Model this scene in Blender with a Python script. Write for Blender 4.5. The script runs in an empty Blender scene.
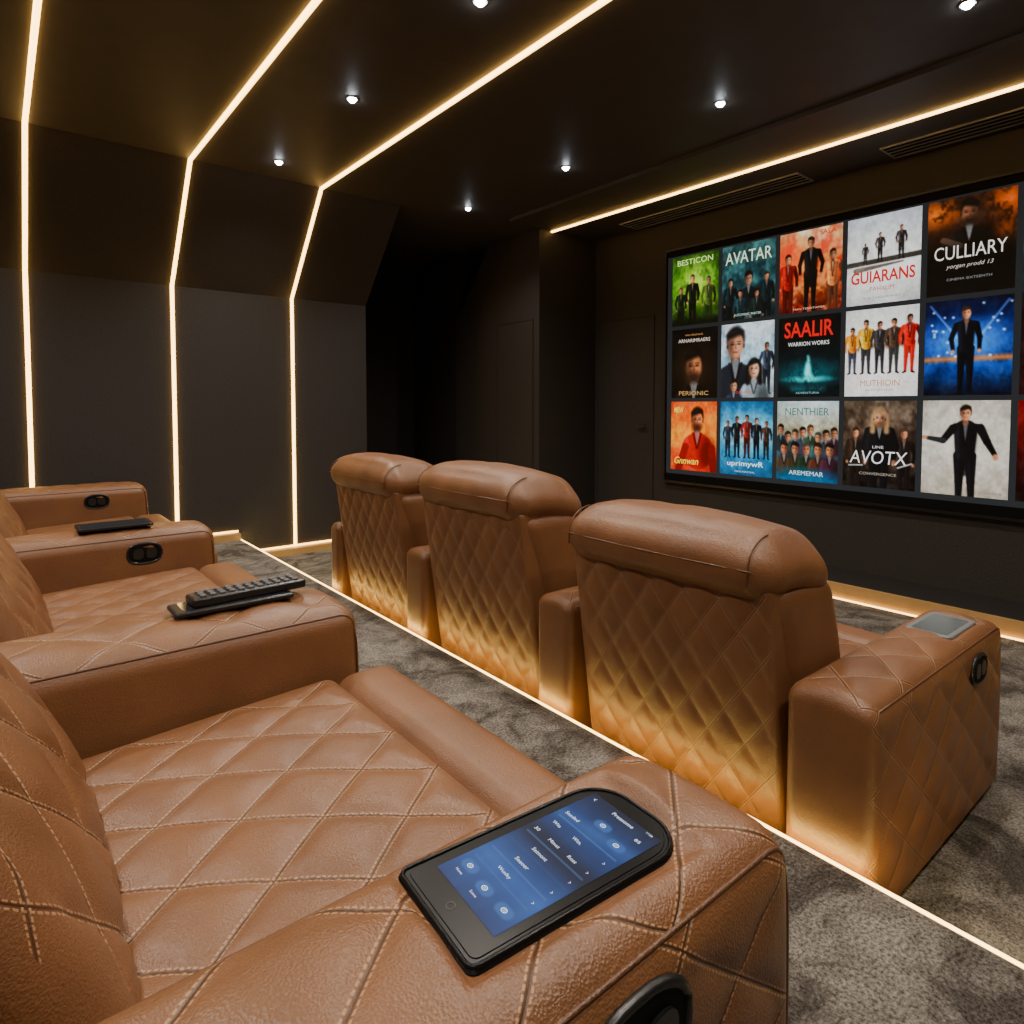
import bpy, math, numpy as np
from mathutils import Vector, Matrix
rng = np.random.RandomState(7)
COL = bpy.context.scene.collection
def link(o): COL.objects.link(o); return o
def lin(c):
    c=np.array(c,dtype=float)
    return np.where(c<=0.04045,c/12.92,((c+0.055)/1.055)**2.4)

# ---------------------------------------------------------------- materials
def newmat(name):
    m=bpy.data.materials.new(name); m.use_nodes=True
    nt=m.node_tree; b=nt.nodes['Principled BSDF']
    return m,nt,b
class N:
    def __init__(s,nt): s.nt=nt
    def n(s,t,**kw):
        x=s.nt.nodes.new(t)
        for k,v in kw.items():
            if k=='inp':
                for kk,vv in v.items(): x.inputs[kk].default_value=vv
            else: setattr(x,k,v)
        return x
    def l(s,a,b): s.nt.links.new(a,b)
    def math(s,op,a,b=None,c=None,clamp=False):
        x=s.nt.nodes.new('ShaderNodeMath'); x.operation=op; x.use_clamp=clamp
        for i,v in enumerate((a,b,c)):
            if v is None: continue
            if isinstance(v,(int,float)): x.inputs[i].default_value=v
            else: s.l(v,x.inputs[i])
        return x.outputs[0]
    def mix(s,fac,a,b,blend='MIX'):
        x=s.nt.nodes.new('ShaderNodeMix'); x.data_type='RGBA'; x.blend_type=blend
        if isinstance(fac,(int,float)): x.inputs[0].default_value=fac
        else: s.l(fac,x.inputs[0])
        for i,v in ((6,a),(7,b)):
            if isinstance(v,tuple): x.inputs[i].default_value=(*v,1) if len(v)==3 else v
            else: s.l(v,x.inputs[i])
        return x.outputs[2]

LEATHER=(0.190,0.080,0.032)
def leather(name,quilt,base=LEATHER,rough=0.39):
    m,nt,b=newmat(name); g=N(nt)
    tc=g.n('ShaderNodeTexCoord')
    no=g.n('ShaderNodeTexNoise',inp={'Scale':6.0,'Detail':5.0}); g.l(tc.outputs['Object'],no.inputs['Vector'])
    dark=tuple(v*0.62 for v in base); lite=tuple(min(1,v*1.32) for v in base)
    col=g.mix(no.outputs[0],dark,lite)
    vo=g.n('ShaderNodeTexVoronoi',inp={'Scale':280.0}); g.l(tc.outputs['Object'],vo.inputs['Vector'])
    n2=g.n('ShaderNodeTexNoise',inp={'Scale':110.0,'Detail':6.0}); g.l(tc.outputs['Object'],n2.inputs['Vector'])
    n3=g.n('ShaderNodeTexNoise',inp={'Scale':13.0,'Detail':4.0,'Distortion':1.5}); g.l(tc.outputs['Object'],n3.inputs['Vector'])
    col=g.mix(g.math('MULTIPLY',g.math('SUBTRACT',1.0,g.math('MULTIPLY',vo.outputs[0],1.6),clamp=True),0.30),col,tuple(v*0.45 for v in base))
    mg=g.math('SUBTRACT',1.0,g.math('DIVIDE',g.math('ABSOLUTE',g.math('SUBTRACT',n3.outputs[0],0.5)),0.010),clamp=True)
    h=g.math('MULTIPLY',vo.outputs[0],0.7)
    h=g.math('ADD',h,g.math('MULTIPLY',n2.outputs[0],0.7))
    h=g.math('ADD',h,g.math('MULTIPLY',n3.outputs[0],0.6))
    h=g.math('SUBTRACT',h,g.math('MULTIPLY',mg,0.35))
    if quilt:
        uv=g.n('ShaderNodeUVMap'); sp=g.n('ShaderNodeSeparateXYZ'); g.l(uv.outputs[0],sp.inputs[0])
        a=g.math('ADD',sp.outputs[0],sp.outputs[1]); bb=g.math('SUBTRACT',sp.outputs[0],sp.outputs[1])
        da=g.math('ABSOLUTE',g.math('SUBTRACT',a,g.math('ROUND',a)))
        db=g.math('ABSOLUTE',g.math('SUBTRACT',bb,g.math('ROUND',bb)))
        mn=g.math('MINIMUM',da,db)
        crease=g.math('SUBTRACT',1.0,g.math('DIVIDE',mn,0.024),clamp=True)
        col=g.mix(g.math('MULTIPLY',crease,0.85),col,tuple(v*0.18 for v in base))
        def st(d,o):
            t=g.math('LESS_THAN',g.math('ABSOLUTE',g.math('SUBTRACT',d,0.028)),0.0095)
            f=g.math('GREATER_THAN',g.math('FRACT',g.math('MULTIPLY',o,17.0)),0.35)
            return g.math('MULTIPLY',t,f)
        sm=g.math('MAXIMUM',st(da,bb),st(db,a))
        col=g.mix(g.math('MULTIPLY',sm,0.85),col,(0.42,0.225,0.11))
        h=g.math('SUBTRACT',h,g.math('MULTIPLY',crease,2.5))
        h=g.math('ADD',h,g.math('MULTIPLY',sm,0.8))
    g.l(col,b.inputs['Base Color'])
    b.inputs['Roughness'].default_value=rough
    b.inputs['Coat Weight'].default_value=0.08; b.inputs['Coat Roughness'].default_value=0.32
    bp=g.n('ShaderNodeBump',inp={'Strength':0.36,'Distance':0.003}); g.l(h,bp.inputs['Height']); g.l(bp.outputs[0],b.inputs['Normal'])
    return m
M_L=leather('leather_smooth',False)
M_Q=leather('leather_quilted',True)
M_PIPE=leather('leather_piping',False,(0.115,0.047,0.019))

def simple(name,c,rough=0.5,metal=0.0,noise=0.0,scale=20,bump=0.0,spec=None):
    m,nt,b=newmat(name); g=N(nt)
    if noise or bump:
        tc=g.n('ShaderNodeTexCoord'); no=g.n('ShaderNodeTexNoise',inp={'Scale':float(scale),'Detail':6.0}); g.l(tc.outputs['Object'],no.inputs['Vector'])
        g.l(g.mix(no.outputs[0],tuple(v*(1-noise) for v in c),tuple(v*(1+noise) for v in c)),b.inputs['Base Color'])
        if bump:
            bp=g.n('ShaderNodeBump',inp={'Strength':bump,'Distance':0.01}); g.l(no.outputs[0],bp.inputs['Height']); g.l(bp.outputs[0],b.inputs['Normal'])
    else: b.inputs['Base Color'].default_value=(*c,1)
    b.inputs['Roughness'].default_value=rough; b.inputs['Metallic'].default_value=metal
    if spec is not None: b.inputs['Specular IOR Level'].default_value=spec
    return m
M_WALL=simple('wall_fabric',(0.034,0.030,0.027),0.6,noise=0.4,scale=70,bump=0.2,spec=0.35)
M_CEIL=simple('ceiling_paint',(0.060,0.053,0.046),0.55,noise=0.2,scale=8,bump=0.03,spec=0.4)
M_DARK=simple('dark_door',(0.024,0.021,0.019),0.6,spec=0.3)
M_BLACK=simple('black_plastic',(0.010,0.010,0.011),0.32)
M_BLACKM=simple('black_matte',(0.003,0.003,0.003),0.7,spec=0.15)
M_GREY=simple('grey_plastic',(0.09,0.09,0.095),0.45)
M_SILVER=simple('silver_plastic',(0.15,0.155,0.155),0.35)
M_VENT=simple('vent_metal',(0.34,0.34,0.34),0.4)
M_BEZ=simple('black_bezel',(0.003,0.003,0.0035),0.30,spec=0.18)
M_GLASS=simple('black_glass',(0.02,0.022,0.028),0.08)
M_GGLASS=simple('grey_glass',(0.07,0.085,0.09),0.15)
M_TAN=simple('tan_trim',(0.45,0.27,0.10),0.5,noise=0.15,scale=12)
M_METAL=simple('brushed_metal',(0.12,0.11,0.10),0.35,1.0)
M_WHITE=simple('white_ring',(0.30,0.30,0.30),0.4)
def emis(name,c,s):
    m,nt,b=newmat(name); b.inputs['Base Color'].default_value=(*[v*0.5 for v in c],1)
    b.inputs['Emission Color'].default_value=(*c,1); b.inputs['Emission Strength'].default_value=s
    return m
M_LED=emis('led_warm',(1.0,0.60,0.19),9.0)
M_LEDG=emis('led_diffuser_edge',(1.0,0.54,0.13),12.0)
M_LEDF=emis('led_floor_beam',(1.0,0.70,0.17),42.0)
M_LEDT=emis('led_floor_top',(1.0,0.62,0.19),9.0)
M_LEDB=emis('led_base',(1.0,0.56,0.14),8.0)
M_SPOT=emis('downlight_lens',(0.85,0.92,1.0),80.0)
def carpet():
    m,nt,b=newmat('carpet'); g=N(nt); tc=g.n('ShaderNodeTexCoord')
    n1=g.n('ShaderNodeTexNoise',inp={'Scale':4.5,'Detail':10.0,'Roughness':0.76,'Distortion':0.7}); g.l(tc.outputs['Object'],n1.inputs['Vector'])
    n2=g.n('ShaderNodeTexNoise',inp={'Scale':120.0,'Detail':4.0,'Roughness':0.75}); g.l(tc.outputs['Object'],n2.inputs['Vector'])
    r=g.n('ShaderNodeValToRGB'); r.color_ramp.elements[0].position=0.41; r.color_ramp.elements[1].position=0.60
    r.color_ramp.elements[0].color=(0.092,0.079,0.067,1); r.color_ramp.elements[1].color=(0.315,0.282,0.245,1)
    g.l(n1.outputs[0],r.inputs[0])
    r2=g.n('ShaderNodeValToRGB'); r2.color_ramp.elements[0].position=0.36; r2.color_ramp.elements[1].position=0.64
    r2.color_ramp.elements[0].color=(0.30,0.30,0.30,1); r2.color_ramp.elements[1].color=(1.65,1.65,1.65,1)
    g.l(n2.outputs[0],r2.inputs[0])
    g.l(g.mix(1.0,r.outputs[0],r2.outputs[0],'MULTIPLY'),b.inputs['Base Color'])
    b.inputs['Roughness'].default_value=0.95; b.inputs['Specular IOR Level'].default_value=0.1
    hh=g.math('ADD',n2.outputs[0],g.math('MULTIPLY',n1.outputs[0],2.0))
    bp=g.n('ShaderNodeBump',inp={'Strength':0.9,'Distance':0.016}); g.l(hh,bp.inputs['Height']); g.l(bp.outputs[0],b.inputs['Normal'])
    return m
M_CARPET=carpet()
def display(name,s):
    m,nt,b=newmat(name); g=N(nt); at=g.n('ShaderNodeAttribute'); at.attribute_name='Col'
    b.inputs['Base Color'].default_value=(0.005,0.005,0.005,1); b.inputs['Roughness'].default_value=0.4
    b.inputs['Specular IOR Level'].default_value=0.15
    g.l(at.outputs['Color'],b.inputs['Emission Color']); b.inputs['Emission Strength'].default_value=s
    return m
M_DISP=display('projected_picture',1.35)
M_TAB=display('tablet_picture',1.35)

# ---------------------------------------------------------------- mesh helpers
def mkmesh(name,verts,faces,mats,parent=None,fm=None,smooth=False,uvs=None,colors=None):
    me=bpy.data.meshes.new(name); me.from_pydata([tuple(v) for v in verts],[],faces)
    for m in mats: me.materials.append(m)
    if fm is not None: me.polygons.foreach_set('material_index',fm)
    if smooth: me.polygons.foreach_set('use_smooth',[True]*len(me.polygons))
    if uvs is not None:
        l=me.uv_layers.new(name='UVMap'); l.data.foreach_set('uv',np.array(uvs,dtype=np.float32).ravel())
    if colors is not None:
        a=me.color_attributes.new('Col','FLOAT_COLOR','POINT')
        c=np.ones((len(verts),4),dtype=np.float32); c[:,:3]=colors; a.data.foreach_set('color',c.ravel())
    me.update()
    o=bpy.data.objects.new(name,me); link(o)
    if parent: o.parent=parent
    return o
def prism(name,prof,axis,a0,a1,mat,parent=None):
    V=[];n=len(prof)
    for a in (a0,a1):
        for p in prof:
            v=[0,0,0]; v[axis]=a; v[(axis+1)%3]=p[0]; v[(axis+2)%3]=p[1]; V.append(v)
    F=[list(range(n))[::-1],list(range(n,2*n))]+[[i,(i+1)%n,(i+1)%n+n,i+n] for i in range(n)]
    o=mkmesh(name,V,F,[mat],parent)
    import bmesh
    bm=bmesh.new(); bm.from_mesh(o.data); bmesh.ops.recalc_face_normals(bm,faces=bm.faces); bm.to_mesh(o.data); bm.free()
    return o
def box(name,lo,hi,mat,parent=None):
    return prism(name,[(lo[1],lo[2]),(hi[1],lo[2]),(hi[1],hi[2]),(lo[1],hi[2])],0,lo[0],hi[0],mat,parent)
def quiltH(U,V,k=3.6):
    a=U+V;b=U-V
    da=np.abs(a-np.round(a))*2; db=np.abs(b-np.round(b))*2
    return (1-(1-da)**k)*(1-(1-db)**k)
FN={'+x':(0,1),'-x':(0,-1),'+y':(1,1),'-y':(1,-1),'+z':(2,1),'-z':(2,-1)}
def rbox(name,lo,hi,r,step=0.012,quilt={},bulge={},deform=None,parent=None,mats=None,amp=0.009,coarse=0.05):
    lo=np.array(lo,float);hi=np.array(hi,float)
    r=min(r,0.499*min(hi-lo)); c0=lo+r;c1=hi-r
    def coords(ax,st):
        arc=[r*math.tan(math.radians(45)*i/5) for i in range(6)]
        inner=list(np.linspace(c0[ax],c1[ax],max(2,int(round((c1[ax]-c0[ax])/st))+1)))
        return [c0[ax]-a for a in arc[:0:-1]]+inner+[c1[ax]+a for a in arc[1:]]
    need=[coarse]*3
    for f in quilt:
        k,_=FN[f]
        for ax in range(3):
            if ax!=k: need[ax]=step
    cs=[coords(ax,need[ax]) for ax in range(3)]
    idx={};P=[];F=[];UV=[];FM=[]; qinfo={}
    for f,(k,s) in FN.items():
        i,j=(k+1)%3,(k+2)%3
        ci,cj=cs[i],cs[j]; q=quilt.get(f)
        grid=np.zeros((len(ci),len(cj)),int)
        for m_,u in enumerate(ci):
            for n_,v in enumerate(cj):
                p=[0,0,0];p[k]=hi[k] if s>0 else lo[k];p[i]=u;p[j]=v
                key=(round(p[0],5),round(p[1],5),round(p[2],5))
                t=idx.get(key)
                if t is None: t=len(P); idx[key]=t; P.append(p)
                grid[m_,n_]=t
                if q and c0[i]<=u<=c1[i] and c0[j]<=v<=c1[j]:
                    qinfo[t]=(f,u,v)
        pu,pv=(q if q else (0.15,0.15))
        for m_ in range(len(ci)-1):
            for n_ in range(len(cj)-1):
                L=[(m_,n_),(m_+1,n_),(m_+1,n_+1),(m_,n_+1)]
                if s<0: L=L[::-1]
                F.append([grid[a] for a in L]); FM.append(1 if q else 0)
                UV+= [(ci[a]/pu,cj[b]/pv) for a,b in L]
    P=np.array(P); core=np.clip(P,c0,c1); d=P-core; ln=np.linalg.norm(d,axis=1,keepdims=True); ln[ln==0]=1; d/=ln
    Q=core+r*d
    disp=np.zeros(len(P))
    for f,A in bulge.items():
        k,s=FN[f];i,j=(k+1)%3,(k+2)%3
        w=np.clip(d[:,k]*s,0,1)
        su=(P[:,i]-(lo[i]+hi[i])/2)/((hi[i]-lo[i])/2); sv=(P[:,j]-(lo[j]+hi[j])/2)/((hi[j]-lo[j])/2)
        disp+=A*w*(1-su**2)*(1-sv**2)
    for t,(f,u,v) in qinfo.items():
        k,s=FN[f];i,j=(k+1)%3,(k+2)%3; pu,pv=quilt[f]
        e=min(u-c0[i],c1[i]-u,v-c0[j],c1[j]-v); fd=min(1,e/0.03+0.15)
        disp[t]+=amp*fd*(float(quiltH(np.array(u/pu),np.array(v/pv)))-0.6)
    Q=Q+d*disp[:,None]
    if deform: Q=deform(Q)
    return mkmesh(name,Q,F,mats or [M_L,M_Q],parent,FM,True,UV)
def tube(name,pts,r,mat,parent=None,sides=6,closed=False):
    pts=[Vector(p) for p in pts];V=[];F=[];n=len(pts)
    for i,p in enumerate(pts):
        if closed: t=(pts[(i+1)%n]-pts[i-1])
        else: t=(pts[min(i+1,n-1)]-pts[max(i-1,0)])
        t.normalize(); up=Vector((0,0,1)) if abs(t.z)<0.9 else Vector((0,1,0))
        a=t.cross(up).normalized();b=t.cross(a)
        for s in range(sides):
            an=2*math.pi*s/sides; V.append(p+a*math.cos(an)*r+b*math.sin(an)*r)
    rg=n if closed else n-1
    for i in range(rg):
        for s in range(sides):
            F.append([i*sides+s,i*sides+(s+1)%sides,((i+1)%n)*sides+(s+1)%sides,((i+1)%n)*sides+s])
    if not closed: F+= [list(range(sides))[::-1],[(n-1)*sides+s for s in range(sides)]]
    return mkmesh(name,V,F,[mat],parent,None,True)
def thing(name,loc,label,cat,group=None):
    e=bpy.data.objects.new(name,None); e.empty_display_size=0.1; e.location=loc; link(e)
    e['label']=label; e['category']=cat
    if group: e['group']=group
    return e
def struct(o,label=None):
    o['kind']='structure'
    if label: o['label']=label
    return o
def tag(o,label,cat,group=None):
    o['label']=label;o['category']=cat
    if group:o['group']=group
    return o

# ---------------------------------------------------------------- room
FZ=-0.2; CZ=3.03; CB=3.0
struct(box('floor',(-1.6,-1.6,-0.3),(5.4,7.7,FZ),M_CARPET),'mottled grey carpet floor')
struct(box('floor_platform',(-1.6,-1.6,FZ),(1.672,5.985,0.0),M_CARPET),'raised carpeted seating platform')
struct(box('ceiling',(-1.6,-1.6,CZ),(5.4,7.7,3.2),M_CEIL))
struct(box('trim_1',(3.98,-1.6,CB),(5.2,4.965,CZ),M_CEIL))
struct(prism('wall_left',[(6.0,FZ),(6.2,FZ),(6.2,CZ-.001),(5.27,CZ-.001),(6.0,2.2)],0,-1.6,2.94,M_WALL))
struct(prism('wall_corner',[(4.97,FZ),(6.5,FZ),(6.5,2.2),(5.8,CZ-.001),(4.97,CZ-.001)],0,4.37,5.2,M_WALL))
struct(box('wall_recess',(2.74,7.5,FZ),(4.6,7.7,CZ-.001),M_DARK))
struct(box('wall_passage',(2.74,6.2,FZ),(2.94,7.5,CZ-.001),M_DARK))
struct(box('wall_inner',(4.37,6.501,FZ),(4.6,7.5,CZ-.001),M_DARK))
struct(box('wall_front',(5.2,-1.6,FZ),(5.4,7.7,CZ-.001),M_WALL))
struct(box('wall_right',(-1.6,-1.8,-0.3),(5.4,-1.6,3.2),M_WALL))
struct(box('wall_back',(-1.8,-1.6,-0.3),(-1.6,7.7,3.2),M_WALL))
# doors
def door(name,axis,face,a0,a1,z0,z1,sgn,hpos=None):
    def bx(n,u0,u1,w0,w1,d0,d1,m,par=None):
        lo=[0,0,0];hi=[0,0,0]
        ds=sorted((face+sgn*d0,face+sgn*d1)); lo[axis],hi[axis]=ds
        o=1-axis; lo[o],hi[o]=u0,u1; lo[2],hi[2]=w0,w1
        return box(n,lo,hi,m,par)
    d=bx(name,a0,a1,z0,z1,0.001,0.008,M_WALL); struct(d)
    for (u0,u1,w0,w1) in ((a0-.02,a0-.004,z0,z1+.02),(a1+.004,a1+.02,z0,z1+.02),(a0-.004,a1+.004,z1+.004,z1+.02)):
        bx('door_frame',u0,u1,w0,w1,0.001,0.012,M_WALL,d)
    if hpos:
        u,z=hpos
        bx('handle',u-.06,u+.06,z-.01,z+.01,0.05,0.065,M_METAL,d)
        bx('handle_mount',u-.012,u+.012,z-.012,z+.012,0.008,0.05,M_METAL,d)
door('door_1',0,4.37,5.08,5.66,FZ,2.08,-1)
door('door_2',0,5.2,4.17,4.92,FZ,2.1,-1,(4.27,0.99))
door('door_3',1,7.5,3.1,4.1,FZ,2.1,-1,(3.25,1.0))
struct(box('trim_2',(4.745,-1.6,FZ),(5.199,4.1,-0.095),M_DARK),'low dark stage step below the screen')
struct(box('baseboard_front',(4.72,-1.6,FZ),(4.744,4.1,-0.09),M_TAN))
struct(box('baseboard_left',(1.70,5.90,FZ),(2.93,5.999,FZ+.06),M_TAN))
struct(box('baseboard_platform',(-1.6,5.91,0.0),(1.67,5.999,0.06),M_TAN))
def ledbox(lo,hi,label,m=M_LED):
    return tag(box('led_strip',lo,hi,m),label,'led light','warm led strips')
ledbox((4.700,-1.59,FZ),(4.714,4.1,FZ+.008),'warm led line glowing along the screen wall base',M_LEDB)
ledbox((1.70,5.985,FZ+.062),(2.93,5.999,FZ+.076),'warm led line at the foot of the dark wall',M_LEDB)
ledbox((-1.59,5.985,0.062),(1.67,5.999,0.076),'warm led line at the foot of the dark wall',M_LEDB)
o=ledbox((1.673,-1.59,-0.014),(1.684,5.98,0.002),'warm led line along the carpeted platform step edge',M_LEDT)
o.data.materials.append(M_LEDF); o.data.polygons[1].material_index=1
def ledpath(x,y0):
    w=0.015;w2=0.009;t=0.018
    inner=[(6.0,FZ+.08 if x>1.69 else 0.08),(6.0,2.2),(5.27,CZ),(y0,CZ)]
    outp=[(6.0-t,inner[0][1]),(6.0-t,2.2-.007),(5.27-.009,CZ-t),(y0,CZ-t)]
    V=[];F=[];FM=[]
    for xi,xo in ((x-w,x-w2),(x+w,x+w2)):
        for p in inner: V.append((xi,p[0]-.0006,p[1]-.0006))
        for p in outp: V.append((xo,p[0],p[1]))
    for i in range(3):
        F.append([4+i,5+i,13+i,12+i]);FM.append(0)
        F.append([i,i+1,5+i,4+i][::-1]);FM.append(1)
        F.append([8+i,9+i,13+i,12+i]);FM.append(1)
    F.append([0,4,12,8]);F.append([3,7,15,11]);FM+=[1,1]
    o=mkmesh('led_strip',V,F,[M_LED,M_LEDG],None,FM)
    return tag(o,'warm led line running up the dark wall and across the ceiling','led light','warm led strips')
for x in (0.2,1.18,2.19): ledpath(x,-1.59)
o=ledbox((4.527,-1.59,CB-.014),(4.549,4.968,CB+.002),'warm led line along the dark ceiling near the screen')
o.data.materials.append(M_LEDG); o.data.polygons[0].material_index=1; o.data.polygons[1].material_index=1
# downlights
ring_pts=[(0.032*math.cos(2*math.pi*i/24),0.032*math.sin(2*math.pi*i/24),-0.003) for i in range(24)]
def dome(name,r,depth,mat,parent,n=20,k=5):
    V=[];F=[]
    for j in range(k):
        a=math.pi/2*j/k
        for i in range(n):
            t=2*math.pi*i/n; V.append((r*math.cos(a)*math.cos(t),r*math.cos(a)*math.sin(t),-depth*math.sin(a)-.001))
    V.append((0,0,-depth-.001))
    for j in range(k-1):
        for i in range(n): F.append([j*n+i,(j+1)*n+i,(j+1)*n+(i+1)%n,j*n+(i+1)%n])
    for i in range(n): F.append([(k-1)*n+i,len(V)-1,(k-1)*n+(i+1)%n])
    return mkmesh(name,V,F,[mat],parent,None,True)
def downlight(x,y,power=70):
    e=thing('ceiling_downlight',(x,y,CZ),'small round white recessed ceiling downlight, lit','ceiling light','recessed ceiling downlights')
    tube('trim_ring',ring_pts,0.0035,M_WHITE,e,6,True)
    dome('lens',0.024,0.024,M_SPOT,e)
    L=bpy.data.lights.new('downlight_beam','SPOT'); L.energy=power; L.color=(1.0,0.92,0.81); L.spot_size=math.radians(140); L.spot_blend=0.9; L.shadow_soft_size=0.06
    lo=bpy.data.objects.new('downlight_beam',L); link(lo); lo.parent=e; lo.location=(0,0,-0.05)
for x,ys in ((1.71,(-0.4,0.95,3.64,4.91)),(3.47,(-0.4,2.29,3.64,4.95))):
    for y in ys: downlight(x,y,108 if x<2 else 58)
downlight(1.76,2.41,108); downlight(3.50,1.03,58)
for y in (-0.4,0.95,2.36,3.65,4.92): downlight(-0.5,y,96)
# vents
def vent(y0,y1):
    e=thing('ceiling_vent',(4.88,y0,CB),'long black slotted air vent set in the dark ceiling','air vent','ceiling air vents')
    L=y1-y0
    V=[];F=[]
    def ab(lo,hi):
        k=len(V)
        for z in (lo[2],hi[2]):
            V.extend([(lo[0],lo[1],z),(hi[0],lo[1],z),(hi[0],hi[1],z),(lo[0],hi[1],z)])
        F.extend([[k+3,k+2,k+1,k],[k+4,k+5,k+6,k+7]]+[[k+i,k+(i+1)%4,k+(i+1)%4+4,k+i+4] for i in range(4)])
    ab((0,0,-.010),(.010,L,-.0));ab((.250,0,-.010),(.26,L,-.0));ab((.010,0,-.010),(.250,.010,-.0));ab((.010,L-.010,-.010),(.250,L,-.0))
    mkmesh('vent_frame',V,F,[M_VENT],e); V=[];F=[]
    for i in range(3): ab((.062+i*.062,.010,-.010),(.068+i*.062,L-.010,-.003))
    mkmesh('louvre',V,F,[M_VENT],e)
    V=[];F=[]; ab((.010,.010,-.0018),(.250,L-.010,-.0009)); mkmesh('duct_opening',V,F,[M_BLACKM],e)
vent(2.53,4.35); vent(0.0,1.94)

# ---------------------------------------------------------------- chairs
def armrest(parent,y0,y1,outer=False,step=0.012,x0=0.0,x1=1.1,zt=0.60,control=True,crown=0.025,pocket=None,cdx=0.30,csc=1.0,cup=0.085,r=0.055):
    yc=(y0+y1)/2;hw=(y1-y0)/2
    def df(Q):
        w=np.clip((Q[:,2]-(zt-.12))/.12,0,1); s=(Q[:,1]-yc)/hw
        fx=np.clip((Q[:,0]-(x1-.22))/.22,0,1)
        Q[:,2]+=crown*w*np.clip(1-s**2,0,1)*(1-0.6*fx**2)
        Q[:,0]+=0.018*fx*np.clip(1-((Q[:,2]-.32)/.34)**2,0,1)
        if pocket:
            px,py,pl,pw,rot,pz=pocket
            ca,sa=math.cos(rot),math.sin(rot); dx=Q[:,0]-px;dy=Q[:,1]-py
            lx=np.abs(dx*ca+dy*sa)-pl/2; ly=np.abs(-dx*sa+dy*ca)-pw/2
            d=np.maximum(lx,ly); wt=np.clip(1-d/.022,0,1); wt=wt*wt*(3-2*wt)
            wt=wt*(Q[:,2]>zt-.03)
            Q[:,2]=Q[:,2]*(1-wt)+np.minimum(pz,Q[:,2]+.004)*wt
        return Q
    q={'+z':(0.25,0.215)}
    bl={}
    if outer: q['-y']=(0.19,0.22); bl['-y']=0.012
    a=rbox('armrest',(x0,y0,0.015),(x1,y1,zt),r,step,q,bl,df,parent,amp=0.010)
    def path(y):
        e=0.27*r
        p=[(x,y,zt-e+0.001) for x in np.linspace(x0+.05,x1-r,16)]
        for i in range(1,7):
            an=math.pi/2*i/6; p.append((x1-r+(r-e)*math.sin(an)+.004,y,zt-r+(r-e)*math.cos(an)))
        for z in np.linspace(zt-r,0.06,12)[1:]:
            p.append((x1-e+0.018*max(0,1-((z-.32)/.34)**2)+.001,y,z))
        return p
    tube('piping',path(y0+.27*r),0.0035,M_PIPE,a)
    tube('piping',path(y1-.27*r),0.0035,M_PIPE,a)
    if control:
        cx,cz=x1-cdx,zt-cup; bo=0.010 if outer else 0.0
        def fol(z,y):
            dz=z-(zt-r)
            return y+(r-math.sqrt(max(0,r*r-dz*dz)) if dz>0 else 0)
        def el(rx,rz,y,n=32):
            out=[]
            for i in range(n):
                t=2*math.pi*i/n
                z=cz+math.copysign(abs(math.sin(t))**.75,math.sin(t))*rz*csc
                out.append((cx+math.copysign(abs(math.cos(t))**.75,math.cos(t))*rx*csc,fol(z,y),z))
            return out
        yb=y0-bo
        tube('control_bezel',el(.070,.046,yb+.002),0.0058*csc,M_BLACK,a,8,True)
        def disc(n,rx,rz,ya,ybb,m,ox=0):
            A=[(p[0]+ox,p[1],p[2]) for p in el(rx,rz,ya)];B=[(p[0]+ox,p[1],p[2]) for p in el(rx,rz,ybb)]
            k=len(A);F=[list(range(k)),list(range(k,2*k))[::-1]]+[[i,(i+1)%k,(i+1)%k+k,i+k] for i in range(k)]
            return mkmesh(n,A+B,F,[m],a)
        disc('control_plate',.068,.044,yb-.001,y0+.02,M_BLACKM)
        disc('recline_button',.022,.024,yb-.005,yb-.0005,M_BLACK,-.026*csc)
        disc('recline_button',.022,.024,yb-.005,yb-.0005,M_BLACK,.028*csc)
    return a
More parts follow.
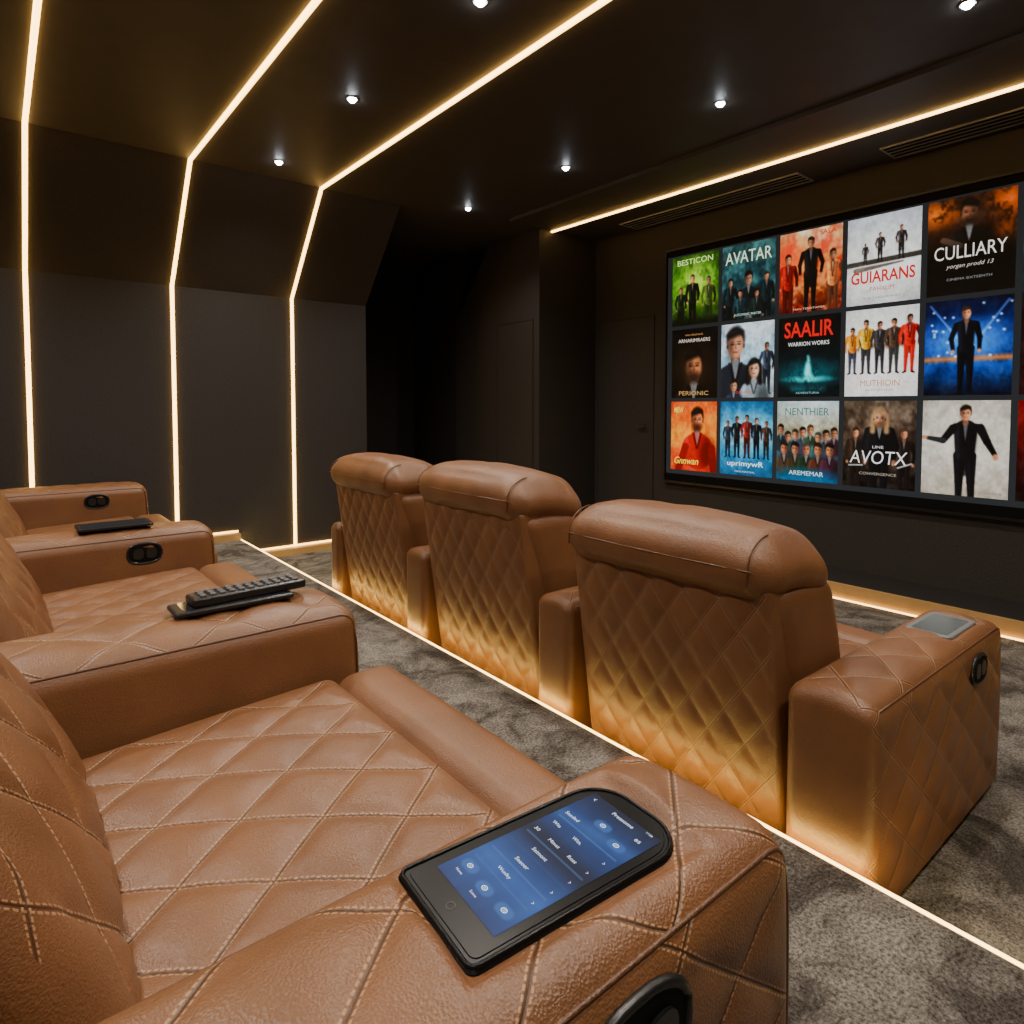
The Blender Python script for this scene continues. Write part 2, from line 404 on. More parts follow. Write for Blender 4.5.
def recliner(loc,w,label,group,arms,step_seat=0.014,step_back=0.012,front=True,hup=0.0,iy=0.0):
    e=thing('recliner_chair',loc,label,'armchair',group)
    rbox('base',(0.14,0.01,0.03),(1.02,w-.01,0.27),0.02,parent=e,coarse=0.2)
    def sd(Q):
        Q[:,2]+=0.03*np.clip((Q[:,0]-.38)/.63,0,1); return Q
    rbox('seat_cushion',(0.34,0.003,0.24),(1.02,w-.003,0.405),0.05,step_seat,{'+z':(0.245,0.19)},{'+z':0.020},sd,e,amp=0.013)
    rbox('footrest',(0.995,0.006,0.14),(1.20,w-.006,0.435),0.065,bulge={'+z':0.01,'+x':0.02},parent=e,coarse=0.04)
    ht=0.86+hup; lean=0.0 if front else -0.15
    def sh(Q):
        t=(Q[:,2]-.08)/.76
        Q[:,0]+=0.08-0.105*t+lean*np.clip(t,0,2)
        return Q
    ins=0.02 if front else 0.006
    rbox('back_shell',(0.0,ins+iy,0.07),(0.11,w-ins,ht),0.022,step_back,{'-x':(0.13,0.18)} if front else {},{'-x':0.010},sh,e,amp=0.011)
    tk=0.45 if front else 0.37
    def cu(Q):
        t=(Q[:,2]-.40)/.5
        Q[:,0]+=0.03-0.14*t+0.02*np.sin(np.clip(t,0,1)*math.pi)+lean*np.clip(t-.1,0,2)*.9
        return Q
    rbox('back_cushion',(0.07 if front else 0.10,0.002+iy,0.30),(tk,w-.002,ht),0.08,step_seat,{} if front else {'+x':(0.23,0.26)},{'+x':0.035 if front else 0.02},cu,e,amp=0.014,coarse=0.03)
    ox=0.0 if front else -0.17
    nz=rng.rand(6)*6
    def hd(Q):
        z=Q[:,2].copy(); y=(Q[:,1]-w/2)/(w/2); x=Q[:,0].copy()
        Q[:,2]-=0.06*np.clip((x-.10)/.24,0,1)**1.5
        up=np.clip((z-.85-hup)/.15,0,1)
        Q[:,2]-=0.045*np.abs(y)**5*up
        en=np.clip((np.abs(y)-.6)/.4,0,1)
        Q[:,2]+=0.0022*up*en*np.sin(x*60+nz[3])
        Q[:,2]+=0.0014*up*(np.sin(Q[:,1]*22+nz[0]+6*x)+np.sin(Q[:,1]*39+nz[1]-9*x)*.6)
        Q[:,0]+=0.0016*np.sin(Q[:,1]*29+nz[2]+12*z)
        Q[:,0]+=ox
        return Q
    z0=.800+hup; z1=1.02+hup; R=0.106
    hx=-0.078
    h=rbox('headrest',(hx,-0.006+iy,z0),(0.35,w+.006,z1),R,bulge={'+z':0.018,'-x':0.014,'+x':0.03},deform=hd,parent=e,coarse=0.018)
    if front:
        for yy in (0.06,w-.06):
            yn=abs((yy-w/2)/(w/2))
            p=[(hx-.003,yy,z0+.07)]
            for i in range(0,9):
                an=math.pi/2*i/8
                p.append((hx+R-R*math.cos(an)-.002*math.cos(an),yy,z1-R+R*math.sin(an)-.001-0.045*yn**5*min(1,.4+i/9)+.003))
            tube('seam',p,0.0025,M_PIPE,h)
        tube('seam',[(hx-.002-.012*(1-(2*t-1)**2),0.05+t*(w-.10),z1-R-.005) for t in np.linspace(0,1,24)],0.0028,M_PIPE,h)
    for a in arms:
        armrest(e,a[0],a[1],**a[2])
    return e
GB='tan recliners in the rear row'; GF='tan recliners in the front row'
TROT=math.radians(-4)
recliner((-0.28,0.745,0.0),0.99,'tan quilted leather recliner holding a tablet on its armrest',GB,
         [(-0.318,-0.005,dict(outer=True,step=0.008,x1=1.14,zt=0.603,pocket=(0.826,-0.148,0.345,0.184,TROT,0.606),cdx=0.35,csc=1.2,cup=0.088)),(0.995,1.315,dict(control=False))],step_seat=0.010,front=False,iy=0.07)
recliner((-0.28,2.065,0.0),1.28,'tan quilted leather recliner beside the remote controls',GB,[(1.285,1.555,dict())],front=False)
recliner((-0.28,3.63,0.0),1.50,'tan quilted leather recliner close to the lit dark wall',GB,[(1.505,1.775,dict(zt=.63))],front=False)
recliner((1.72,0.915,FZ),0.84,'tan leather recliner with quilted back and end armrest',GF,
         [(-0.255,-0.010,dict(outer=True,step=0.010,zt=.61,r=.042,pocket=(0.86,-0.13,0.25,0.13,0,0.618))),(0.862,1.062,dict(zt=.61,r=.035,control=False))],step_back=0.009,hup=0.020)
recliner((1.72,2.005,FZ),0.84,'tan leather recliner with quilted back between two neighbouring recliners',GF,[(0.862,1.062,dict(zt=.61,r=.035,control=False))],step_back=0.010,hup=0.092)
recliner((1.72,3.085,FZ),0.84,'tan leather recliner with quilted back at the aisle end',GF,[(0.855,0.99,dict(zt=.60,r=.035,control=False))],step_back=0.010,hup=0.07)

# ---------------------------------------------------------------- text + canvas helpers
def text_mesh(s,bold=0.0,shear=0.0):
    cu=bpy.data.curves.new('t','FONT'); cu.body=s; cu.offset=bold; cu.shear=shear; cu.resolution_u=3
    o=bpy.data.objects.new('t',cu); link(o); bpy.context.view_layer.update()
    me=bpy.data.meshes.new_from_object(o.evaluated_get(bpy.context.evaluated_depsgraph_get()))
    V=np.array([v.co[:] for v in me.vertices]) if len(me.vertices) else np.zeros((0,3)); F=[list(p.vertices) for p in me.polygons]
    bpy.data.objects.remove(o); bpy.data.curves.remove(cu); bpy.data.meshes.remove(me)
    return V,F
HAIRS=((.08,.06,.05),(.14,.09,.06),(.22,.15,.09),(.05,.05,.05),(.30,.22,.14),(.25,.24,.23))
class Can:
    def __init__(s,asp=0.78,w=96,h=124):
        s.asp=asp;s.w=w;s.h=h
        y,x=np.mgrid[0:h,0:w]; s.x=x/(w-1)*asp; s.y=y/(h-1); s.c=np.zeros((h,w,3)); s.t=[]
    def grad(s,*cols):
        k=len(cols)-1; t=s.y*k; i=np.clip(t.astype(int),0,k-1); f=(t-i)[...,None]; C=np.array(cols)
        s.c=C[i]*(1-f)+C[i+1]*f; return s
    def vn(s,n):
        g=rng.rand(n,n); yy=s.y*(n-1.001);xx=s.x/s.asp*(n-1.001); i=yy.astype(int);j=xx.astype(int);f=yy-i;g2=xx-j
        f=f*f*(3-2*f); g2=g2*g2*(3-2*g2)
        return g[i,j]*(1-f)*(1-g2)+g[i+1,j]*f*(1-g2)+g[i,j+1]*(1-f)*g2+g[i+1,j+1]*f*g2
    def noise(s,amp=0.08,n=9,col=None):
        v=s.vn(n)*.6+s.vn(n*3)*.4
        if col is None: s.c=s.c+amp*(v[...,None]-.5)*2
        else:
            m=np.clip((v-.5)*3,0,1)[...,None]*amp; s.c=s.c*(1-m)+np.array(col)*m
        s.c=np.clip(s.c,0,1); return s
    def grain(s,a=.09):
        v=(s.vn(40)-.5)*.6+(s.vn(20)-.5)*.6; s.c=np.clip(s.c*(1+a*2*v[...,None]),0,1)
        e=((s.x/s.asp-.5)**2+(s.y-.5)**2); s.c=s.c*(1-.35*e[...,None])
        s.c=np.clip(s.c-.045*np.sin(s.c*2*math.pi),0,1); return s
    def put(s,d,col,soft,a=1.0):
        m=np.clip(0.5-d/soft,0,1)[...,None]*a; s.c=s.c*(1-m)+np.array(col)*m; return s
    def el(s,x,y,rx,ry,col,soft=0.015,a=1.0):
        d=(np.sqrt(((s.x-x)/rx)**2+((s.y-y)/ry)**2)-1)*min(rx,ry); return s.put(d,col,soft,a)
    def cap(s,x0,y0,x1,y1,r0,col,r1=None,soft=0.012,a=1.0):
        r1=r0 if r1 is None else r1
        dx,dy=x1-x0,y1-y0; t=np.clip(((s.x-x0)*dx+(s.y-y0)*dy)/(dx*dx+dy*dy+1e-9),0,1)
        d=np.sqrt((s.x-x0-t*dx)**2+(s.y-y0-t*dy)**2)-(r0+(r1-r0)*t); return s.put(d,col,soft,a)
    def head(s,x,y,r,skin,hair,beard=None,long=False):
        hl=tuple(min(1,v*1.22+.03) for v in skin); sh=tuple(v*.5 for v in skin); L=rng.choice((-1,1))
        if long: s.cap(x-r*.65,y-r*.3,x-r*.75,y+r*1.5,r*.28,hair,soft=r*.3); s.cap(x+r*.65,y-r*.3,x+r*.75,y+r*1.5,r*.28,hair,soft=r*.3)
        s.el(x,y-r*.36,r*.70,r*.88,hair,r*.25)
        s.el(x,y+r*.06,r*.60,r*.90,skin,r*.2); s.cap(x-r*.62,y+r*.05,x-r*.62,y+r*.2,r*.07,sh,soft=r*.1); s.cap(x+r*.62,y+r*.05,x+r*.62,y+r*.2,r*.07,sh,soft=r*.1)
        s.el(x+L*r*.40,y+r*.15,r*.24,r*.72,sh,r*.5,.75); s.el(x-L*r*.20,y+r*.1,r*.24,r*.45,hl,r*.5,.8)
        s.cap(x-r*.42*L,y-r*.82,x+r*.45*L,y-r*.62,r*.17,hair,r*.22,soft=r*.3)
        if beard: s.el(x,y+r*.72,r*.50,r*.36,beard,r*.4,.85)
        for sx in (-.25,.25):
            s.cap(x+r*(sx-.12),y-r*.18,x+r*(sx+.12),y-r*.19,r*.035,sh,soft=r*.1); s.el(x+r*sx,y-r*.02,r*.11,r*.055,(.08,.05,.05),r*.12,.9)
        s.cap(x,y,x+r*.03,y+r*.26,r*.04,sh,soft=r*.15,a=.7); s.cap(x-r*.15,y+r*.52,x+r*.15,y+r*.52,r*.035,(.42,.17,.15),soft=r*.12,a=.9)
        return s
    def man(s,x,top,bot,coat,legs=None,skin=None,hair=None,arms=0,wd=1.0):
        skin=skin or tuple(np.array((.72,.50,.38))*(.8+.3*rng.rand())); hair=hair or HAIRS[rng.randint(len(HAIRS))]
        H=bot-top; legs=legs or tuple(v*.5 for v in coat); hh=H*.068; sh=H*.088*wd
        lit=tuple(min(1,v*1.4+.09) for v in coat); dk=tuple(v*.42 for v in coat); p=rng.rand()*.5-.25
        for sx in (-1,1):
            kx=x+sx*sh*(.5+.2*p*sx); fx=x+sx*sh*(.55+.4*p*sx)
            s.cap(x+sx*sh*.45,top+H*.48,kx,top+H*.73,H*.048*wd,legs,H*.034); s.cap(kx,top+H*.73,fx,bot-.012,H*.034,legs,H*.022)
            s.cap(kx-sh*.2,top+H*.55,fx-sh*.12,bot-H*.1,H*.006,tuple(min(1,v*1.5+.07) for v in legs),soft=H*.025,a=.55)
            s.cap(fx,bot-.01,fx+sx*sh*.35,bot,H*.015,(.04,.04,.04))
        s.cap(x,top+H*.52,x,top+H*.66,H*.012,tuple(v*.4 for v in legs),soft=H*.02,a=.7)
        if arms==0:
            for sx in (-1,1):
                bx=1.5+.2*rng.rand(); hx=1.3+.3*rng.rand()
                cc=dk if sx>0 else coat
                s.cap(x+sx*sh*1.1,top+H*.21,x+sx*sh*bx,top+H*.36,H*.034,cc,H*.027); s.cap(x+sx*sh*bx,top+H*.36,x+sx*sh*hx,top+H*.49,H*.026,cc,H*.020); s.el(x+sx*sh*hx,top+H*.515,H*.018,H*.024,skin)
        else:
            s.cap(x+sh*1.2,top+H*.21,x+sh*1.8,top+H*.34,H*.038,coat,H*.032); s.cap(x+sh*1.8,top+H*.34,x+sh*2.4,top+H*.45,H*.03,dk,H*.022); s.el(x+sh*2.5,top+H*.48,H*.022,H*.03,skin)
        s.cap(x,top+H*.235,x,top+H*.47,H*.088*wd,coat,H*.072*wd,soft=.015)
        s.cap(x-sh*.85,top+H*.205,x+sh*.85,top+H*.205,H*.034,coat)
        s.cap(x+sh*.7,top+H*.22,x+sh*.5,top+H*.50,H*.02,dk,soft=H*.06,a=.85); s.cap(x-sh*.75,top+H*.2,x-sh*.6,top+H*.5,H*.010,lit,soft=H*.035,a=.75)
        for k in range(3): s.cap(x-sh*.6,top+H*(.30+.07*k),x+sh*.3,top+H*(.33+.07*k),H*.003,dk,soft=H*.018,a=.5)
        s.cap(x,top+H*.19,x,top+H*.34,H*.022,tuple(min(1,v*.4+.33) for v in coat),H*.004)
        s.cap(x-sh*.28,top+H*.19,x-sh*.04,top+H*.40,H*.008,dk,soft=H*.015); s.cap(x+sh*.28,top+H*.19,x+sh*.04,top+H*.40,H*.008,dk,soft=H*.015)
        if arms==1:
            s.cap(x-sh*1.05,top+H*.22,x-sh*1.9,top+H*.34,H*.038,coat,H*.030); s.cap(x-sh*1.9,top+H*.34,x-sh*3.2,top+H*.32,H*.028,lit,H*.020); s.el(x-sh*3.6,top+H*.315,H*.03,H*.018,skin)
        s.cap(x,top+H*.1,x,top+H*.17,H*.023,tuple(v*.65 for v in skin))
        return s.head(x,top+hh*1.15,hh,skin,hair)
    def bust(s,x,y,r,coat,skin,hair,beard=None,long=False):
        dk=tuple(v*.5 for v in coat); lit=tuple(min(1,v*1.4+.07) for v in coat)
        s.cap(x,y+r*.5,x,y+r*1.5,r*.36,tuple(v*.6 for v in skin))
        s.el(x,y+r*3.0,r*1.8,r*1.75,coat,0.03).el(x+r*1.1,y+r*3.1,r*.8,r*1.5,dk,r*.8,.8).cap(x-r*1.2,y+r*1.9,x-r*1.4,y+r*3.5,r*.10,lit,soft=r*.5,a=.6)
        s.cap(x,y+r*1.2,x,y+r*2.4,r*.26,tuple(min(1,v*.3+.4) for v in coat),r*.04); s.cap(x-r*.45,y+r*1.3,x-r*.05,y+r*2.7,r*.09,dk,soft=r*.15); s.cap(x+r*.45,y+r*1.3,x+r*.05,y+r*2.7,r*.09,dk,soft=r*.15)
        return s.head(x,y,r,skin,hair,beard,long)
    def text(s,st,cx,cy,w,h,col,bold=0.0,shear=0.0):
        s.t.append((st,cx,cy,w,h,col,bold,shear)); return s
_tc={}
def flat(name,can,W,H,mat,parent,M):
    w,h=can.w,can.h
    us=np.linspace(-W/2,W/2,w);vs=np.linspace(H/2,-H/2,h)
    V=[(u,v,0) for v in vs for u in us]; C=list(lin(np.clip(can.c,0,1)).reshape(-1,3))
    F=[[j*w+i,(j+1)*w+i,(j+1)*w+i+1,j*w+i+1] for j in range(h-1) for i in range(w-1)]
    for st,cx,cy,tw,th,col,bold,shear in can.t:
        k=(st,bold,shear)
        if k not in _tc: _tc[k]=text_mesh(*k)
        tv,tf=_tc[k]
        if len(tv)==0: continue
        mn=tv.min(0);mx=tv.max(0); n0=len(V)
        for p in tv:
            u=((p[0]-mn[0])/(mx[0]-mn[0])-.5)*tw+cx; v=.5*th-((p[1]-mn[1])/(mx[1]-mn[1]))*th+cy
            V.append((u/can.asp*W-W/2,H/2-v*H,0.0006 if H<.4 else 0.004)); C.append(lin(col))
        F+= [[n0+i for i in f] for f in tf]
    V=[tuple(M@Vector(v)) for v in V]
    return mkmesh(name,V,F,[mat],parent,colors=np.array(C))

# ---------------------------------------------------------------- posters
def P(): return Can()
posters={}
c=P().grad((.20,.38,.05),(.42,.62,.10),(.06,.15,.03)).noise(.16); c.el(.39,.40,.2,.25,(.75,.88,.30),.3,.7).noise(.5,8,(.05,.14,.03))
c.man(.15,.44,1.08,(.10,.16,.08)).man(.35,.28,1.05,(.08,.09,.07)).man(.62,.34,1.1,(.30,.36,.14),(.12,.2,.06)).cap(0,.98,.78,.98,.06,(.04,.08,.02),soft=.1)
c.text('BESTICON',.39,.09,.60,.08,(.85,.95,.6)); posters[0,0]=c
c=P().grad((.22,.40,.40),(.08,.24,.26),(.02,.06,.08)).noise(.12).noise(.5,7,(.40,.60,.60))
c.man(.13,.44,1.15,(.05,.12,.13)).man(.66,.42,1.15,(.05,.13,.15)).bust(.40,.47,.085,(.05,.11,.13),(.55,.42,.34),(.05,.04,.04)).man(.28,.60,1.3,(.12,.26,.28)).man(.52,.62,1.3,(.08,.16,.15)).noise(.4,9,(.03,.10,.12))
c.text('AVATAR',.39,.17,.68,.16,(.86,.90,.74),.002); c.text('AUTOMIMIC PARTER',.39,.94,.4,.03,(.7,.8,.75)); posters[0,1]=c
c=P().grad((.93,.82,.66),(.80,.40,.16),(.30,.05,.03)).noise(.16).noise(.6,6,(.75,.08,.03)); c.el(.1,.35,.18,.3,(.92,.25,.06),.2,.8).noise(.5,10,(.95,.75,.45))
c.man(.11,.26,1.1,(.62,.07,.05)).man(.67,.28,1.1,(.85,.50,.28),(.35,.2,.12)).man(.4,.09,1.0,(.05,.05,.06),wd=1.1)
c.text('SALA',.61,.06,.2,.06,(.8,.12,.08),.01).text('MAN TERRITAMER',.39,.96,.4,.022,(.85,.7,.6)); posters[0,2]=c
c=P().grad((.72,.75,.78),(.84,.84,.83),(.92,.92,.90),(.80,.80,.80)).noise(.06); c.cap(0,.53,.8,.50,.03,(.25,.23,.21)); c.cap(.1,.60,.6,.56,.03,(.42,.38,.35),.01).noise(.4,10,(.70,.70,.70))
for x,t in ((.20,.30),(.36,.20),(.58,.16)): c.man(x,t,.53,(.22,.20,.20))
c.text('GUIARANS',.39,.69,.68,.14,(.78,.07,.07),.02).text('PAHALIM',.39,.83,.26,.05,(.7,.2,.15)).text('THE TRAILER WAY',.39,.93,.4,.02,(.4,.4,.4)); posters[0,3]=c
c=P().grad((.30,.14,.06),(.15,.08,.04),(.05,.035,.03)).noise(.08); c.el(.06,.14,.16,.10,(.95,.52,.14),.2,.9).el(.72,.12,.12,.14,(.92,.45,.10),.2,.9).el(.7,.38,.08,.10,(.70,.32,.08),.15,.6).noise(.7,12,(.08,.04,.03))
c.bust(.38,.17,.12,(.09,.07,.06),(.46,.30,.21),(.05,.04,.03),(.1,.07,.05)); c.cap(.15,.42,.30,.5,.03,(.32,.25,.20)).cap(0,.80,.78,.80,.25,(.03,.025,.02),soft=.25,a=.85)
c.text('CULLIARY',.39,.56,.64,.14,(.90,.88,.84),.0).text('yorgan prodd 13',.39,.71,.42,.055,(.75,.72,.68),0,.3).text('CINEMA SIXTEENTH',.39,.84,.4,.025,(.5,.5,.5)); posters[0,4]=c
c=P().grad((.5,.45,.35),(.2,.35,.33),(.1,.2,.2)).noise(.15); c.man(.4,.25,.95,(.2,.15,.1)); posters[0,5]=c
c=P().grad((.1,.12,.3),(.3,.15,.3)).noise(.15); c.man(.4,.25,.95,(.1,.1,.12)); posters[0,6]=c
c=P().grad((.04,.03,.03),(.05,.04,.03),(.08,.05,.03)).noise(.03); c.el(.39,.55,.3,.3,(.22,.12,.05),.3,.7).bust(.39,.54,.22,(.10,.07,.05),(.58,.38,.25),(.05,.04,.03),(.16,.10,.07))
c.text('ARNARIMRAERS',.39,.17,.54,.05,(.85,.8,.75)).text('MAN PERIENAGE',.39,.09,.3,.025,(.7,.5,.3)).text('PERIONIC',.39,.93,.5,.06,(.75,.58,.35)); posters[1,0]=c
c=P().grad((.82,.87,.90),(.62,.74,.80),(.80,.82,.82)).noise(.14).noise(.5,7,(.35,.5,.6)); c.bust(.22,.28,.20,(.14,.16,.20),(.66,.48,.38),(.10,.09,.09)).man(.68,.28,.95,(.22,.26,.32)).bust(.50,.62,.12,(.55,.6,.62),(.75,.58,.48),(.08,.07,.07),None,True).bust(.20,.84,.08,(.2,.25,.35),(.7,.52,.42),(.1,.08,.07))
c.text('DONANO',.36,.93,.24,.035,(.8,.2,.15)); posters[1,1]=c
c=P().grad((.04,.04,.05),(.02,.05,.06),(.02,.14,.16),(.02,.08,.09)).noise(.03); c.el(.39,.72,.30,.13,(.03,.45,.48),.2,.8).cap(.39,.5,.39,.75,.01,(.5,.9,.9),.05,.05).el(.39,.78,.22,.03,(.3,.8,.8),.05).cap(.2,.9,.58,.9,.03,(.1,.35,.38),soft=.06).noise(.5,12,(.01,.05,.06))
c.text('SAALIR',.39,.16,.62,.20,(.82,.06,.06),.02).text('WARRION WORKS',.39,.34,.52,.05,(.9,.9,.9)).text('ADVENTURIA',.39,.95,.3,.025,(.5,.7,.7)); posters[1,2]=c
c=P().grad((.86,.86,.85),(.92,.91,.88),(.94,.93,.90)).noise(.04)
for x,t,co,lg in ((.08,.20,(.90,.52,.05),(.25,.25,.3)),(.23,.12,(.86,.62,.10),(.2,.2,.22)),(.38,.15,(.22,.21,.23),(.15,.15,.17)),(.53,.13,(.32,.24,.18),(.2,.2,.2)),(.69,.10,(.80,.07,.05),(.7,.08,.06))): c.man(x,t,.74,co,lg,wd=1.1)
c.text('MUTHIOIN',.39,.85,.42,.07,(.75,.42,.18)).text('PRESENT ENDEAVOR',.39,.93,.3,.02,(.5,.5,.5)); posters[1,3]=c
c=P().grad((.02,.05,.20),(.03,.18,.50),(.06,.32,.66),(.01,.04,.14)).noise(.10).noise(.5,12,(.01,.04,.15)); c.el(.39,.42,.28,.14,(.40,.72,1),.25,.8).cap(0,.62,.78,.62,.02,(.85,.5,.2),soft=.06)
for i in range(26): c.el(rng.rand()*.78,rng.rand()*.6,.010,.010,(.8,.9,1),.02)
c.cap(.05,.05,.3,.4,.004,(.5,.7,1),soft=.03).cap(.74,.05,.5,.4,.004,(.5,.7,1),soft=.03).man(.38,.08,.98,(.03,.04,.08),wd=1.0); posters[1,4]=c
c=P().grad((.1,.05,.05),(.2,.05,.05)).noise(.1); posters[1,5]=c
c=P().grad((.5,.5,.45),(.2,.25,.3)).noise(.1); c.man(.4,.2,.95,(.1,.1,.12)); posters[1,6]=c
c=P().grad((.92,.36,.05),(.98,.56,.10),(.85,.18,.05)).noise(.16).noise(.5,8,(.95,.70,.15)); c.bust(.46,.26,.15,(.70,.06,.04),(.74,.45,.30),(.10,.06,.04),(.2,.1,.06)).cap(.26,.66,.14,.98,.06,(.55,.05,.04)).cap(.70,.66,.74,.98,.06,(.5,.05,.03))
c.text('MEW',.14,.12,.16,.08,(1,.85,.3),.01).text('Gnnwan',.28,.86,.42,.10,(1,.85,.2),.01,.3); posters[2,0]=c
c=P().grad((.10,.42,.60),(.35,.68,.80),(.15,.52,.68),(.10,.42,.58)).noise(.10); c.el(.39,.45,.3,.2,(.75,.90,.95),.3,.7).noise(.4,9,(.1,.35,.45))
for x,t,co in ((.12,.26,(.18,.22,.28)),(.26,.2,(.10,.10,.12)),(.41,.18,(.5,.12,.10)),(.55,.22,(.08,.10,.14)),(.69,.26,(.3,.2,.15))): c.man(x,t,.76,co)
c.text('uprimywR',.39,.85,.54,.09,(.88,.97,1),.01).text('MAN FESTIVAL',.39,.95,.3,.025,(.7,.85,.9)); posters[2,1]=c
c=P().grad((.74,.82,.82),(.66,.64,.55),(.28,.38,.42),(.08,.38,.52)).noise(.12)
for i in range(8): c.bust(.05+.097*i,.36+.06*((i*7)%4)/2,.06,tuple(rng.rand(3)*.25+.12),(.66,.46,.34),HAIRS[i%6])
for i in range(5): c.bust(.10+.145*i,.60,.075,tuple(rng.rand(3)*np.array([.35,.22,.15])+.1),(.66,.44,.32),HAIRS[(i*2+1)%6])
c.el(.39,.95,.4,.10,(.03,.45,.62),.1,.8).text('NENTHIER',.39,.13,.56,.09,(.18,.42,.42),.005).text('AREMEMAR',.39,.9,.44,.055,(.80,.90,.93)); posters[2,2]=c
c=P().grad((.42,.36,.30),(.32,.25,.20),(.10,.07,.06)).noise(.16).noise(.5,8,(.12,.08,.06)); c.man(.14,.31,1.1,(.2,.14,.10)).man(.66,.31,1.1,(.18,.12,.09)).man(.40,.10,1.25,(.09,.09,.10),wd=1.1).bust(.40,.20,.10,(.08,.08,.09),(.68,.50,.40),(.62,.50,.36),(.42,.32,.22),True)
c.text('AVOTX',.39,.65,.62,.15,(.92,.92,.92),-.004,.12).cap(.07,.755,.22,.745,.006,(.85,.85,.85)).cap(.60,.755,.74,.70,.006,(.85,.85,.85)).text('LINE',.39,.53,.12,.03,(.8,.8,.8)).text('CONVERGENCE',.39,.84,.4,.03,(.65,.6,.55)); posters[2,3]=c
c=P().grad((.74,.71,.66),(.80,.77,.72),(.70,.66,.60)).noise(.08); c.man(.40,.05,1.15,(.06,.06,.07),(.05,.05,.06),arms=1,wd=1.1,hair=(.10,.07,.05))
c.text('ACTOR',.66,.95,.14,.02,(.4,.4,.4)); posters[2,4]=c
c=P().grad((.55,.06,.05),(.30,.03,.03),(.10,.02,.02)).noise(.1); c.man(.45,.3,1.0,(.05,.03,.03)); posters[2,5]=c
c=P().grad((.6,.4,.15),(.3,.15,.08)).noise(.1); c.man(.4,.25,.98,(.1,.08,.08)); posters[2,6]=c

scr=thing('projection_screen',(5.19,2.0,1.58),'large wall screen in thin black frame showing film posters','screen')
zb,zt_=0.46,2.69; y1_=3.975;y0_=0.0
def sb(n,ya,yb,za,zc,xa,xb,m): return box(n,(xa-5.19,ya-2.0,za-1.58),(xb-5.19,yb-2.0,zc-1.58),m,scr)
sb('screen_panel',y0_,y1_,zb,zt_,5.165,5.197,M_BLACKM)
for a in ((y0_-.02,y1_+.02,zt_,zt_+.02),(y0_-.02,y1_+.02,zb-.02,zb),(y0_-.02,y0_,zb,zt_),(y1_,y1_+.02,zb,zt_)):
    sb('screen_frame',a[0],a[1],a[2],a[3],5.15,5.197,M_BLACK)
PW,PH=0.508,0.657
for (r_,c_),can in posters.items():
    can.grain()
    yc=3.896-.5475*c_-PW/2+.012; zc=2.612-.6925*r_-PH/2+.006
    M=Matrix(((0,0,-1,5.163-5.19),(-1,0,0,yc-2.0),(0,1,0,zc-1.58),(0,0,0,1)))
    flat('film_poster',can,PW,PH,M_DISP,scr,M)
gb=Can(1,4,4); gb.grad((.11,.12,.13),(.14,.15,.16))
M=Matrix(((0,0,-1,5.1645-5.19),(-1,0,0,2.0-2.0),(0,1,0,1.583-1.58),(0,0,0,1)))
flat('display_background',gb,3.93,2.1,M_DISP,scr,M)

# ---------------------------------------------------------------- tablet
def rr_poly(L,Wd,r,n=8,r_front=None):
    pts=[];rf=r_front or r
    for cx,cy,a0,rad in ((L/2-rf,Wd/2-rf,0,rf),(-L/2+r,Wd/2-r,90,r),(-L/2+r,-Wd/2+r,180,r),(L/2-rf,-Wd/2+rf,270,rf)):
        for i in range(n+1):
            a=math.radians(a0+90*i/n); pts.append((cx+rad*math.cos(a),cy+rad*math.sin(a)))
    return pts
def slab(name,L,Wd,r,z0,z1,mat,parent,off=(0,0),rf=None,bev=0.003):
    A=rr_poly(L,Wd,r,r_front=rf);B=rr_poly(L-2*bev,Wd-2*bev,max(.001,r-bev),r_front=(rf-bev) if rf else None);n=len(A)
    V=[(p[0]+off[0],p[1]+off[1],z0) for p in A]+[(p[0]+off[0],p[1]+off[1],z1-bev) for p in A]+[(p[0]+off[0],p[1]+off[1],z1) for p in B]
    F=[list(range(n))[::-1],list(range(2*n,3*n))]
    for k in (0,1): F+=[[k*n+i,k*n+(i+1)%n,(k+1)*n+(i+1)%n,(k+1)*n+i] for i in range(n)]
    return mkmesh(name,V,F,[mat],parent)
tb=thing('tablet',(0.546,0.600,0.6025),'black tablet with lit blue control screen lying on leather armrest','tablet')
tb.rotation_euler=(0,0.0,TROT)
slab('tablet_case',0.352,0.182,0.014,0.0,0.0095,M_BEZ,tb,rf=0.064,bev=.004)
rim=rr_poly(0.343,0.173,0.012,r_front=0.060)
tube('case_rim',[(p[0],p[1],0.0095) for p in rim],0.003,M_BEZ,tb,8,True)
slab('tablet_bezel',0.328,0.158,0.010,0.0096,0.0105,M_BEZ,tb,rf=0.052,bev=.0006)
c=Can(0.5,60,110).grad((.04,.09,.20),(.09,.23,.46),(.05,.12,.26),(.13,.31,.58),(.07,.18,.38)).noise(.03,5)
c.cap(.0,.26,.5,.20,.02,(.20,.37,.62),soft=.1,a=.6); c.cap(.0,.46,.6,.50,.03,(.02,.05,.12),soft=.12,a=.8)
for y in (.24,.345,.45,.555,.66,.765):
    c.cap(.03,y+.045,.47,y+.045,.0015,(.30,.46,.70),soft=.006,a=.8)
for (x0,y0,x1,y1) in ((.17,.13,.31,.19),(.33,.18,.45,.24),(.04,.84,.14,.90),(.20,.86,.30,.92),(.36,.86,.46,.92)):
    c.cap((x0+x1)/2-.025,(y0+y1)/2,(x0+x1)/2+.025,(y0+y1)/2,.030,(.18,.36,.62),soft=.01,a=.8)
LT=(.92,.96,1)
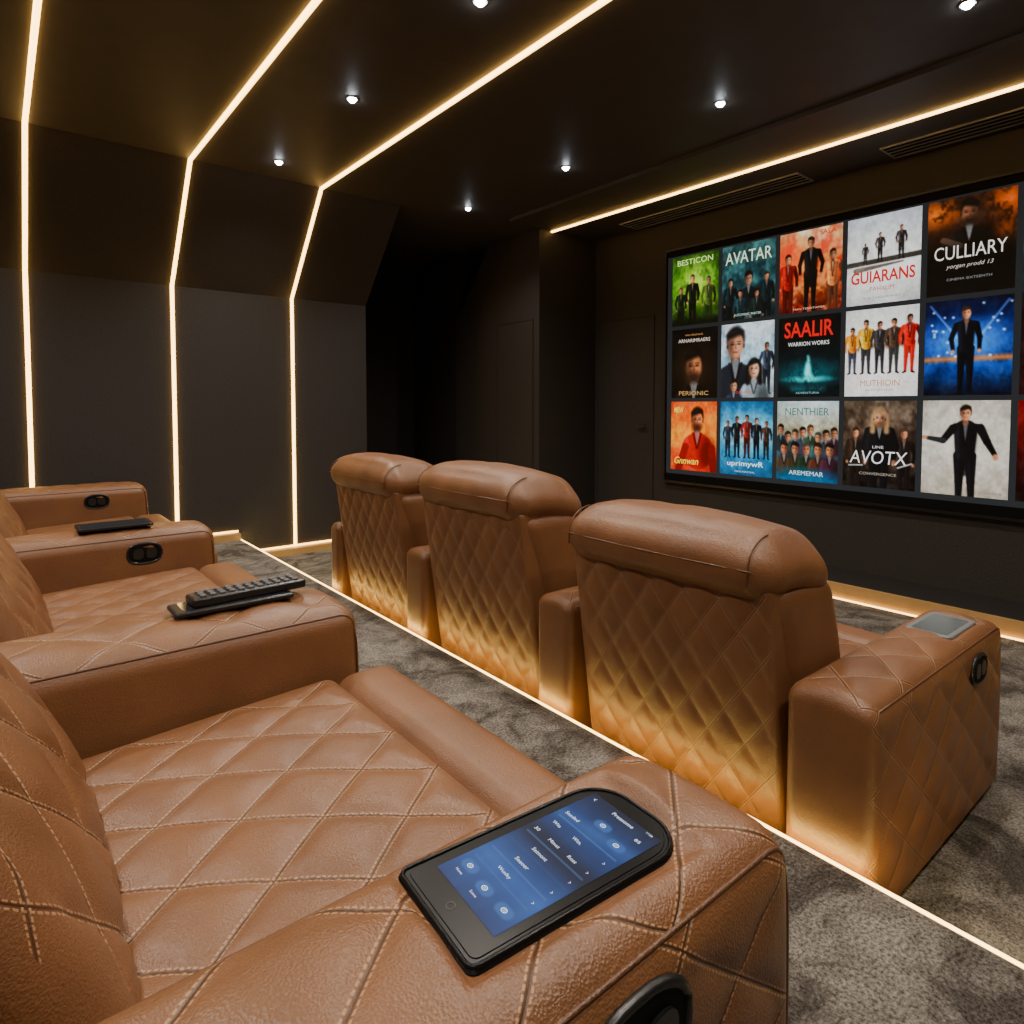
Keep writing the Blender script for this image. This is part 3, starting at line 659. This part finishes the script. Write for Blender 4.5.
c.text('Preasome',.27,.045,.15,.024,LT,.004).text('<',.05,.045,.016,.022,LT).text('17:28',.43,.015,.04,.012,LT).text('85',.43,.10,.035,.020,LT)
c.text('Seeded',.09,.24,.10,.022,LT).text('Wits',.09,.345,.06,.022,LT).text('Wits,',.25,.345,.065,.024,LT).text('30',.06,.45,.035,.020,LT)
c.text('Mimst',.20,.45,.08,.020,LT).text('Roat',.34,.45,.06,.020,LT).text('Seimont',.22,.555,.11,.022,LT).text('Seaoer',.22,.66,.10,.022,LT).text('Wuslky',.22,.765,.10,.024,LT)
for y in (.345,.45,.555,.66,.765): c.text('>',.45,y,.010,.016,LT)
for x,y in ((.24,.16),(.39,.21),(.09,.87),(.25,.89),(.41,.89)):
    c.text('O',x,y,.036,.028,LT).text('=',x,y,.018,.010,LT)
c.text('Home',.09,.93,.05,.013,LT).text('Scene',.25,.95,.05,.013,LT)
M=Matrix(((0,1,0,0.006),(-1,0,0,0),(0,0,1,0.0109),(0,0,0,1)))
flat('tablet_screen',c,0.132,0.270,M_TAB,tb,M)
tube('home_button',[(-.1465+.0055*math.cos(t),.0055*math.sin(t),.0106) for t in [2*math.pi*i/16 for i in range(16)]],0.0007,M_GREY,tb,5,True)
t2=thing('tablet',(0.42,3.49,0.634),'flat black tablet with dark screen lying on armrest','tablet')
slab('tablet_case',0.30,0.17,0.015,0,0.012,M_BLACK,t2); slab('tablet_screen',0.27,0.14,0.006,0.0121,0.0128,M_GLASS,t2,bev=.0003)
t3=thing('touch_panel',(2.58,0.785,FZ+0.619),'silver grey framed touch panel inset on end armrest','control panel')
slab('panel_frame',0.265,0.145,0.02,0,0.009,M_SILVER,t3); slab('panel_screen',0.225,0.11,0.01,0.0091,0.0098,M_GGLASS,t3,bev=.0003)
# remotes
def remote(x,y,z,rz,L,Wd,label,buttons=True,th=0.02):
    e=thing('remote_control',(x,y,z),label,'remote control'); e.rotation_euler=(0,0,math.radians(rz))
    rbox('remote_body',(-L/2,-Wd/2,0),(L/2,Wd/2,th),0.008,parent=e,mats=[M_BLACK,M_BLACK],coarse=0.04)
    if buttons:
        base=None
        for i in range(11):
            for j in range(3):
                px=-L/2+.03+i*(L-.06)/10; py=(j-1)*Wd*.29
                if base is None:
                    base=slab('button',0.016,0.016,0.005,0,0.006,M_GREY,e,bev=.0015); o=base
                else:
                    o=base.copy(); link(o); o.parent=e
                o.location=(px,py,th-.0002)
    else:
        slab('touch_surface',L*.86,Wd*.84,0.008,th,th+.0008,M_GLASS,e,bev=.0003)
    return e
remote(0.515,1.915,0.6305,0,0.32,0.11,'glossy black slim flat remote control lying under another remote',False,.016)
remote(0.560,1.92,0.6475,3,0.32,0.080,'black remote control with many small grey buttons',True,.026)

# ---------------------------------------------------------------- world + camera
w=bpy.data.worlds.new('world'); bpy.context.scene.world=w; w.use_nodes=True
w.node_tree.nodes['Background'].inputs[0].default_value=(0.02,0.02,0.02,1)
cam=bpy.data.cameras.new('camera'); cam.lens=22.5; cam.sensor_width=36; cam.shift_y=-0.077; cam.clip_start=0.02
co=bpy.data.objects.new('camera',cam); link(co); co.location=(0,0,1.2); co.rotation_euler=(math.radians(87.5),0,math.radians(-38.9))
bpy.context.scene.camera=co
